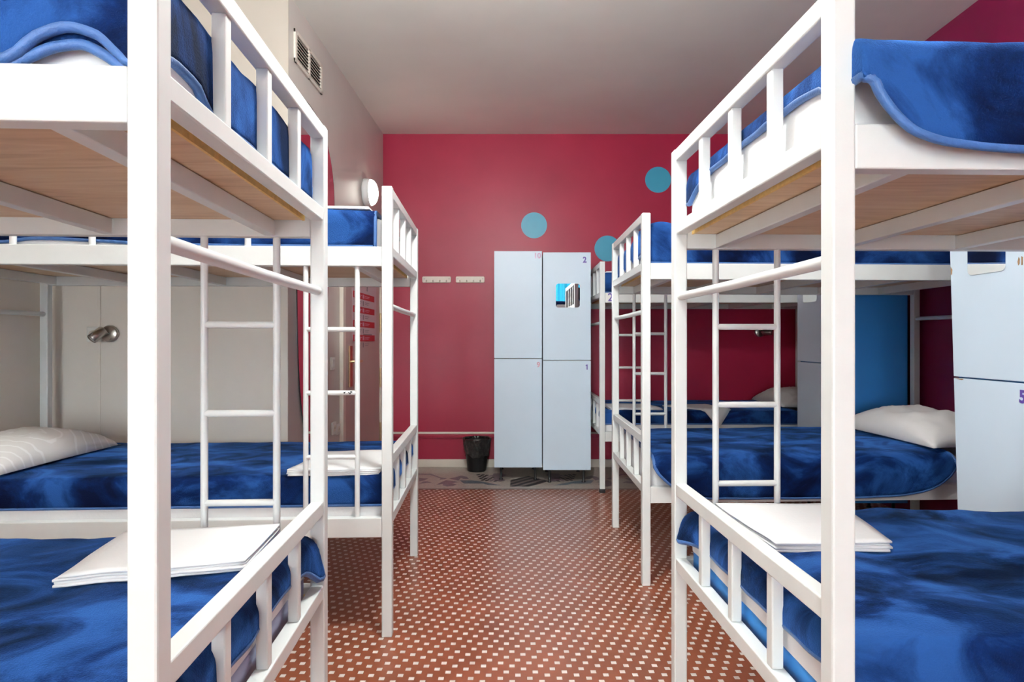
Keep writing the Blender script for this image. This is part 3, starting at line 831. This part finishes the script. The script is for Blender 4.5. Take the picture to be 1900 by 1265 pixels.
# glowing bulkhead lamp
ly, lh = 4.99, 2.345
root = thing('wall_lamp', lw(ly, lh), 'round white bulkhead lamp glowing on the left wall above the bunk', 'lamp')
ax = (1, 0, 0)
m = MB(); m.lathe(lw(ly, lh), ax, [(.0, 0), (.108, 0), (.110, .01), (.110, .050), (.104, .054), (.0, .054)], 40); obj('lamp_housing', m, M['white'], root)
m = MB(); m.lathe(lw(ly, lh, .050), ax, [(.104, 0), (.102, .010), (.093, .026), (.076, .040), (.052, .050), (.026, .056), (.0, .057)], 40); obj('lamp_dome', m, M['lampglow'], root)
# tall egg-shaped mirror
pts = [(3.75, .45), (3.66, .51), (3.555, .686), (3.489, .97), (3.465, 1.40), (3.462, 1.80), (3.475, 2.18), (3.50, 2.42), (3.57, 2.55), (3.74, 2.545), (3.93, 2.49), (4.07, 2.36), (4.15, 2.18), (4.16, 2.0), (4.09, 1.75), (4.01, 1.45), (3.98, 1.15), (3.94, .85), (3.88, .58)]
def smooth_loop(p, it=2):
    for _ in range(it):
        q = []
        for i in range(len(p)):
            a, b = p[i], p[(i + 1) % len(p)]
            q += [(a[0] * .75 + b[0] * .25, a[1] * .75 + b[1] * .25), (a[0] * .25 + b[0] * .75, a[1] * .25 + b[1] * .75)]
        p = q
    return p
sp = smooth_loop(pts)
root = thing('wall_mirror', lw(3.8, .46), 'tall egg-shaped mirror on the left wall reflecting the crimson wall', 'mirror')
m = MB(); m.loft([[lw(a, b, .001) for a, b in sp], [lw(a, b, .010) for a, b in sp]], smooth=False); obj('mirror_glass', m, M['mirror'], root)
m = MB(); m.tube([lw(a, b, .007) for a, b in sp], .0035, 8, closed=True); obj('mirror_frame', m, M['blackmetal'], root)
# door with frame
def dbox(mb, a, b, z0, z1, o0, o1): mb.hexa([lw(p, q, o) for q in (z0, z1) for p, o in ((a, o0), (b, o0), (b, o1), (a, o1))])
DH = 2.02
m = MB(); dbox(m, 4.30, 4.365, 0, DH + .065, 0, .028); dbox(m, 5.455, 5.515, 0, DH + .065, 0, .028); dbox(m, 4.365, 5.455, DH, DH + .065, 0, .028)
struct('trim_6', m, M['cream'], bevel=.003)
m = MB(); dbox(m, 4.37, 5.45, .008, DH - .004, 0.001, .016)
dr = struct('door_1', m, M['door'], bevel=.002)
for z in (1.31, .83, 1.76, .35):
    m = MB(); m.tube([lw(5.452, z - .085, .024), lw(5.452, z, .024), lw(5.452, z + .085, .024)], .010, 12)
    obj('hinge', m, M['brass'], dr)
m = MB(); hy = 4.51
dbox(m, hy - .042, hy + .042, .815, 1.115, .016, .026)
hp = obj('handle_plate', m, M['brass'], dr, bevel=.005)
m = MB(); m.tube([lw(hy, 1.0, .02), lw(hy, 1.0, .062), lw(hy + .02, 1.0, .07), lw(hy + .13, 1.0, .07)], [.010, .010, .010, .009], 12); obj('lever_handle', m, M['brass'], hp)
# poster on the door
root = thing('safety_poster', lw(4.95, 1.16, .018), 'paper notice with four red bars taped to the door', 'poster')
m = MB(); dbox(m, 4.565, 5.32, 1.160, 1.76, .0165, .0175); obj('poster_sheet', m, M['paper'], root)
m = MB(); m2 = MB(); m3 = MB()
for k in range(4):
    z = 1.524 - k * .109; dbox(m, 4.585, 5.245 + .005 * k, z - .049, z, .0175, .0181)
    for y in (4.62, 4.86):
        dbox(m3, y, y + .05, z - .040, z - .010, .0181, .0185); dbox(m3, y + .075, y + .22, z - .022, z - .017, .0181, .0185); dbox(m3, y + .075, y + .19, z - .034, z - .029, .0181, .0185)
        dbox(m2, y + .01, y + .035, z - .097, z - .060, .0175, .0181); dbox(m2, y + .075, y + .21, z - .072, z - .068, .0175, .0181); dbox(m2, y + .075, y + .18, z - .086, z - .082, .0175, .0181)
dbox(m2, 4.64, 4.80, 1.566, 1.572, .0175, .0181); dbox(m2, 4.99, 5.02, 1.55, 1.60, .0175, .0181)
dbox(m2, 4.88, 5.16, 1.196, 1.206, .0175, .0181)
obj('red_bars', m, M['red'], root); obj('grey_print', m2, M['ink'], root); obj('white_print', m3, M['rosefade'], root)
# switch and sockets
def plate(name, lab, cat, y, z, s, holes, grp=None):
    root = thing(name, lw(y, z), lab, cat, grp)
    m = MB(); dbox(m, y - s / 2, y + s / 2, z - s / 2, z + s / 2, 0, .009); obj('cover_plate', m, M['socket'], root, bevel=.003)
    if holes:
        m = MB(); m.lathe(lw(y, z, .009), (1, 0, 0), [(.021, 0), (.021, .004), (.019, .004), (.018, .0005), (.0, .0005)], 20); obj('socket_well', m, M['cream'], root)
        m = MB()
        for d in (-.0095, .0095): m.disc(lw(y + d, z, .0094), (1, 0, 0), .003, 10, .0008)
        obj('pin_hole', m, M['dark'], root)
    else:
        m = MB(); dbox(m, y - s * .3, y + s * .3, z - s * .33, z + s * .33, .009, .014); obj('rocker', m, M['socket'], root, bevel=.002)
plate('light_switch', 'white light switch on the left wall between mirror and door', 'light switch', 4.135, 1.000, .085, False)
plate('power_socket', 'white power socket low on the left wall, nearer the mirror', 'socket', 4.16, .565, .085, True, 'sockets by the door')
plate('power_socket', 'white power socket low on the left wall, nearer the door', 'socket', 4.255, .545, .075, True, 'sockets by the door')

# reading lamps (steel spots)
def reading_lamp(lab, x, y, z, dirv, s=1.0):
    root = thing('reading_lamp', (x, y, z), lab, 'lamp', 'steel reading spots on the walls')
    m = MB(); m.lathe((x, y, z), (0, -1, 0), [(.0, 0), (.043 * s, 0), (.045 * s, .004), (.045 * s, .016), (.040 * s, .020), (.0, .021)], 32); obj('wall_rose', m, M['chrome'], root)
    d = Vector(dirv).normalized(); c = Vector((x, y - .068, z - .002)) + Vector((dirv[0], 0, 0)) * .050
    m = MB(); m.tube([(x, y - .018, z), (x, y - .048, z), c], .006, 10); obj('lamp_arm', m, M['chrome'], root)
    m = MB(); m.lathe(c - d * .035, d, [(.0, 0), (.022, 0), (.026, .006), (.026, .078), (.024, .080), (.0235, .070), (.0, .069)], 28)
    hd = obj('lamp_head', m, M['chrome'], root)
    m = MB(); m.lathe(c + d * .0355, d, [(.0, 0), (.0225, 0), (.0225, .004), (.012, .007), (.0, .0075)], 24); obj('lamp_lens', m, M['socket'], hd)
    m = MB(); m.tube([(x + .012, y - .018, z - .024), (x + .013, y - .032, z - .036)], .003, 8); obj('toggle_switch', m, M['chrome'], root)
reading_lamp('brushed steel reading lamp beside a socket above the left pillow', alc(209), 3.346, HC + (632.5 - 619) / F * 3.346, (-.45, -.66, -.68))
reading_lamp('small steel reading lamp on the crimson wall above the rear pillow', (1409 - 950) / F * YB, YB, HC + (632.5 - 616) / F * YB, (.75, -.75, -.05))
sx = alc(179); sz = HC + (632.5 - 620) / F * 3.34
root = thing('power_socket', (sx, 3.346, sz - .042), 'white power socket behind the reading lamp on the alcove wall', 'socket')
m = MB(); m.box(sx - .039, sx + .039, 3.337, 3.346, sz - .041, sz + .041); obj('cover_plate', m, M['socket'], root, bevel=.004)
m = MB(); m.lathe((sx - .004, 3.337, sz), (0, -1, 0), [(.022, 0), (.022, .003), (.020, .003), (.019, .0003), (.0, .0003)], 20); obj('socket_well', m, M['cream'], root)
m = MB()
for dx in (-.0095, .0095): m.disc((sx - .004 + dx, 3.3367, sz), (0, -1, 0), .003, 10, .0006)
obj('pin_hole', m, M['dark'], root)

# curtain on the window behind the camera
m = MB(); rows = []
for a in range(121):
    u = a / 120; x = .55 + 1.42 * u
    y = YF + .085 + .032 * math.sin(u * 62 + .6 * math.sin(u * 9)) + .01 * nz(u * 9, 3)
    rows.append([Vector((x, y + .012 * nz(u * 5, k * .4), .04 + (2.74 - .04) * k / 10)) for k in range(11)])
m.grid(rows)
root = thing('curtain', (1.26, YF + .085, .04), 'turquoise curtain over the window behind the viewer, seen in the small mirror', 'curtain')
obj('curtain_cloth', m, M['curtain'], root)
m = MB(); m.tube([(.45, YF + .085, 2.75), (1.95, YF + .085, 2.75)], .012, 12); obj('curtain_rod', m, M['chrome'], root)
for x in (.5, 1.9):
    m = MB(); m.tube([(x, YF, 2.75), (x, YF + .085, 2.75)], .008, 8); obj('rod_bracket', m, M['chrome'], root)

# ------------------------------------------------------------------ light, sky, camera
def area(name, loc, rot, sx, sy, power, col):
    l = bpy.data.lights.new(name, 'AREA'); l.shape = 'RECTANGLE'; l.size = sx; l.size_y = sy; l.energy = power; l.color = col
    o = bpy.data.objects.new(name, l); o.location = loc; o.rotation_euler = rot; COL.objects.link(o)
    return o
area('daylight_window', ((W1[0] + W1[1]) / 2, YF - .16, 1.45), (math.radians(90), 0, 0), 1.4, 2.3, 265, (.89, .98, 1))
area('daylight_window', ((W2[0] + W2[1]) / 2, YF - .16, 1.45), (math.radians(90), 0, 0), 1.3, 2.3, 165, (.89, .98, 1))
def fill_point(loc, power, r=.16):
    l = bpy.data.lights.new('fill_light', 'POINT'); l.energy = power; l.shadow_soft_size = r; l.color = (.96, 1, .965)
    o = bpy.data.objects.new('fill_light', l); o.location = loc; COL.objects.link(o)
fill_point((.0, 1.75, 2.58), 98)  # added unseen fill without a fitting, lifts the ceiling and walls
fill_point((.0, -1.9, 2.45), 70)  # second added fill behind the camera, stands for no known lamp

w = bpy.data.worlds.new('sky'); scene.world = w; w.use_nodes = True
bg = w.node_tree.nodes['Background']
sk = w.node_tree.nodes.new('ShaderNodeTexSky'); sk.sky_type = 'HOSEK_WILKIE'; sk.sun_direction = (.3, -.5, .8); sk.turbidity = 4
w.node_tree.links.new(sk.outputs[0], bg.inputs['Color']); bg.inputs['Strength'].default_value = .8

cam = bpy.data.cameras.new('camera'); cam.sensor_width = 36; cam.lens = 36 * F / 1900; cam.clip_start = .05
co = bpy.data.objects.new('camera', cam); co.location = (0, 0, HC); co.rotation_euler = (PI / 2, 0, 0); COL.objects.link(co)
scene.camera = co
vs = scene.view_settings
vs.view_transform = 'Standard'; vs.look = 'None'; vs.gamma = 1; vs.use_curve_mapping = False; vs.exposure = 0.42
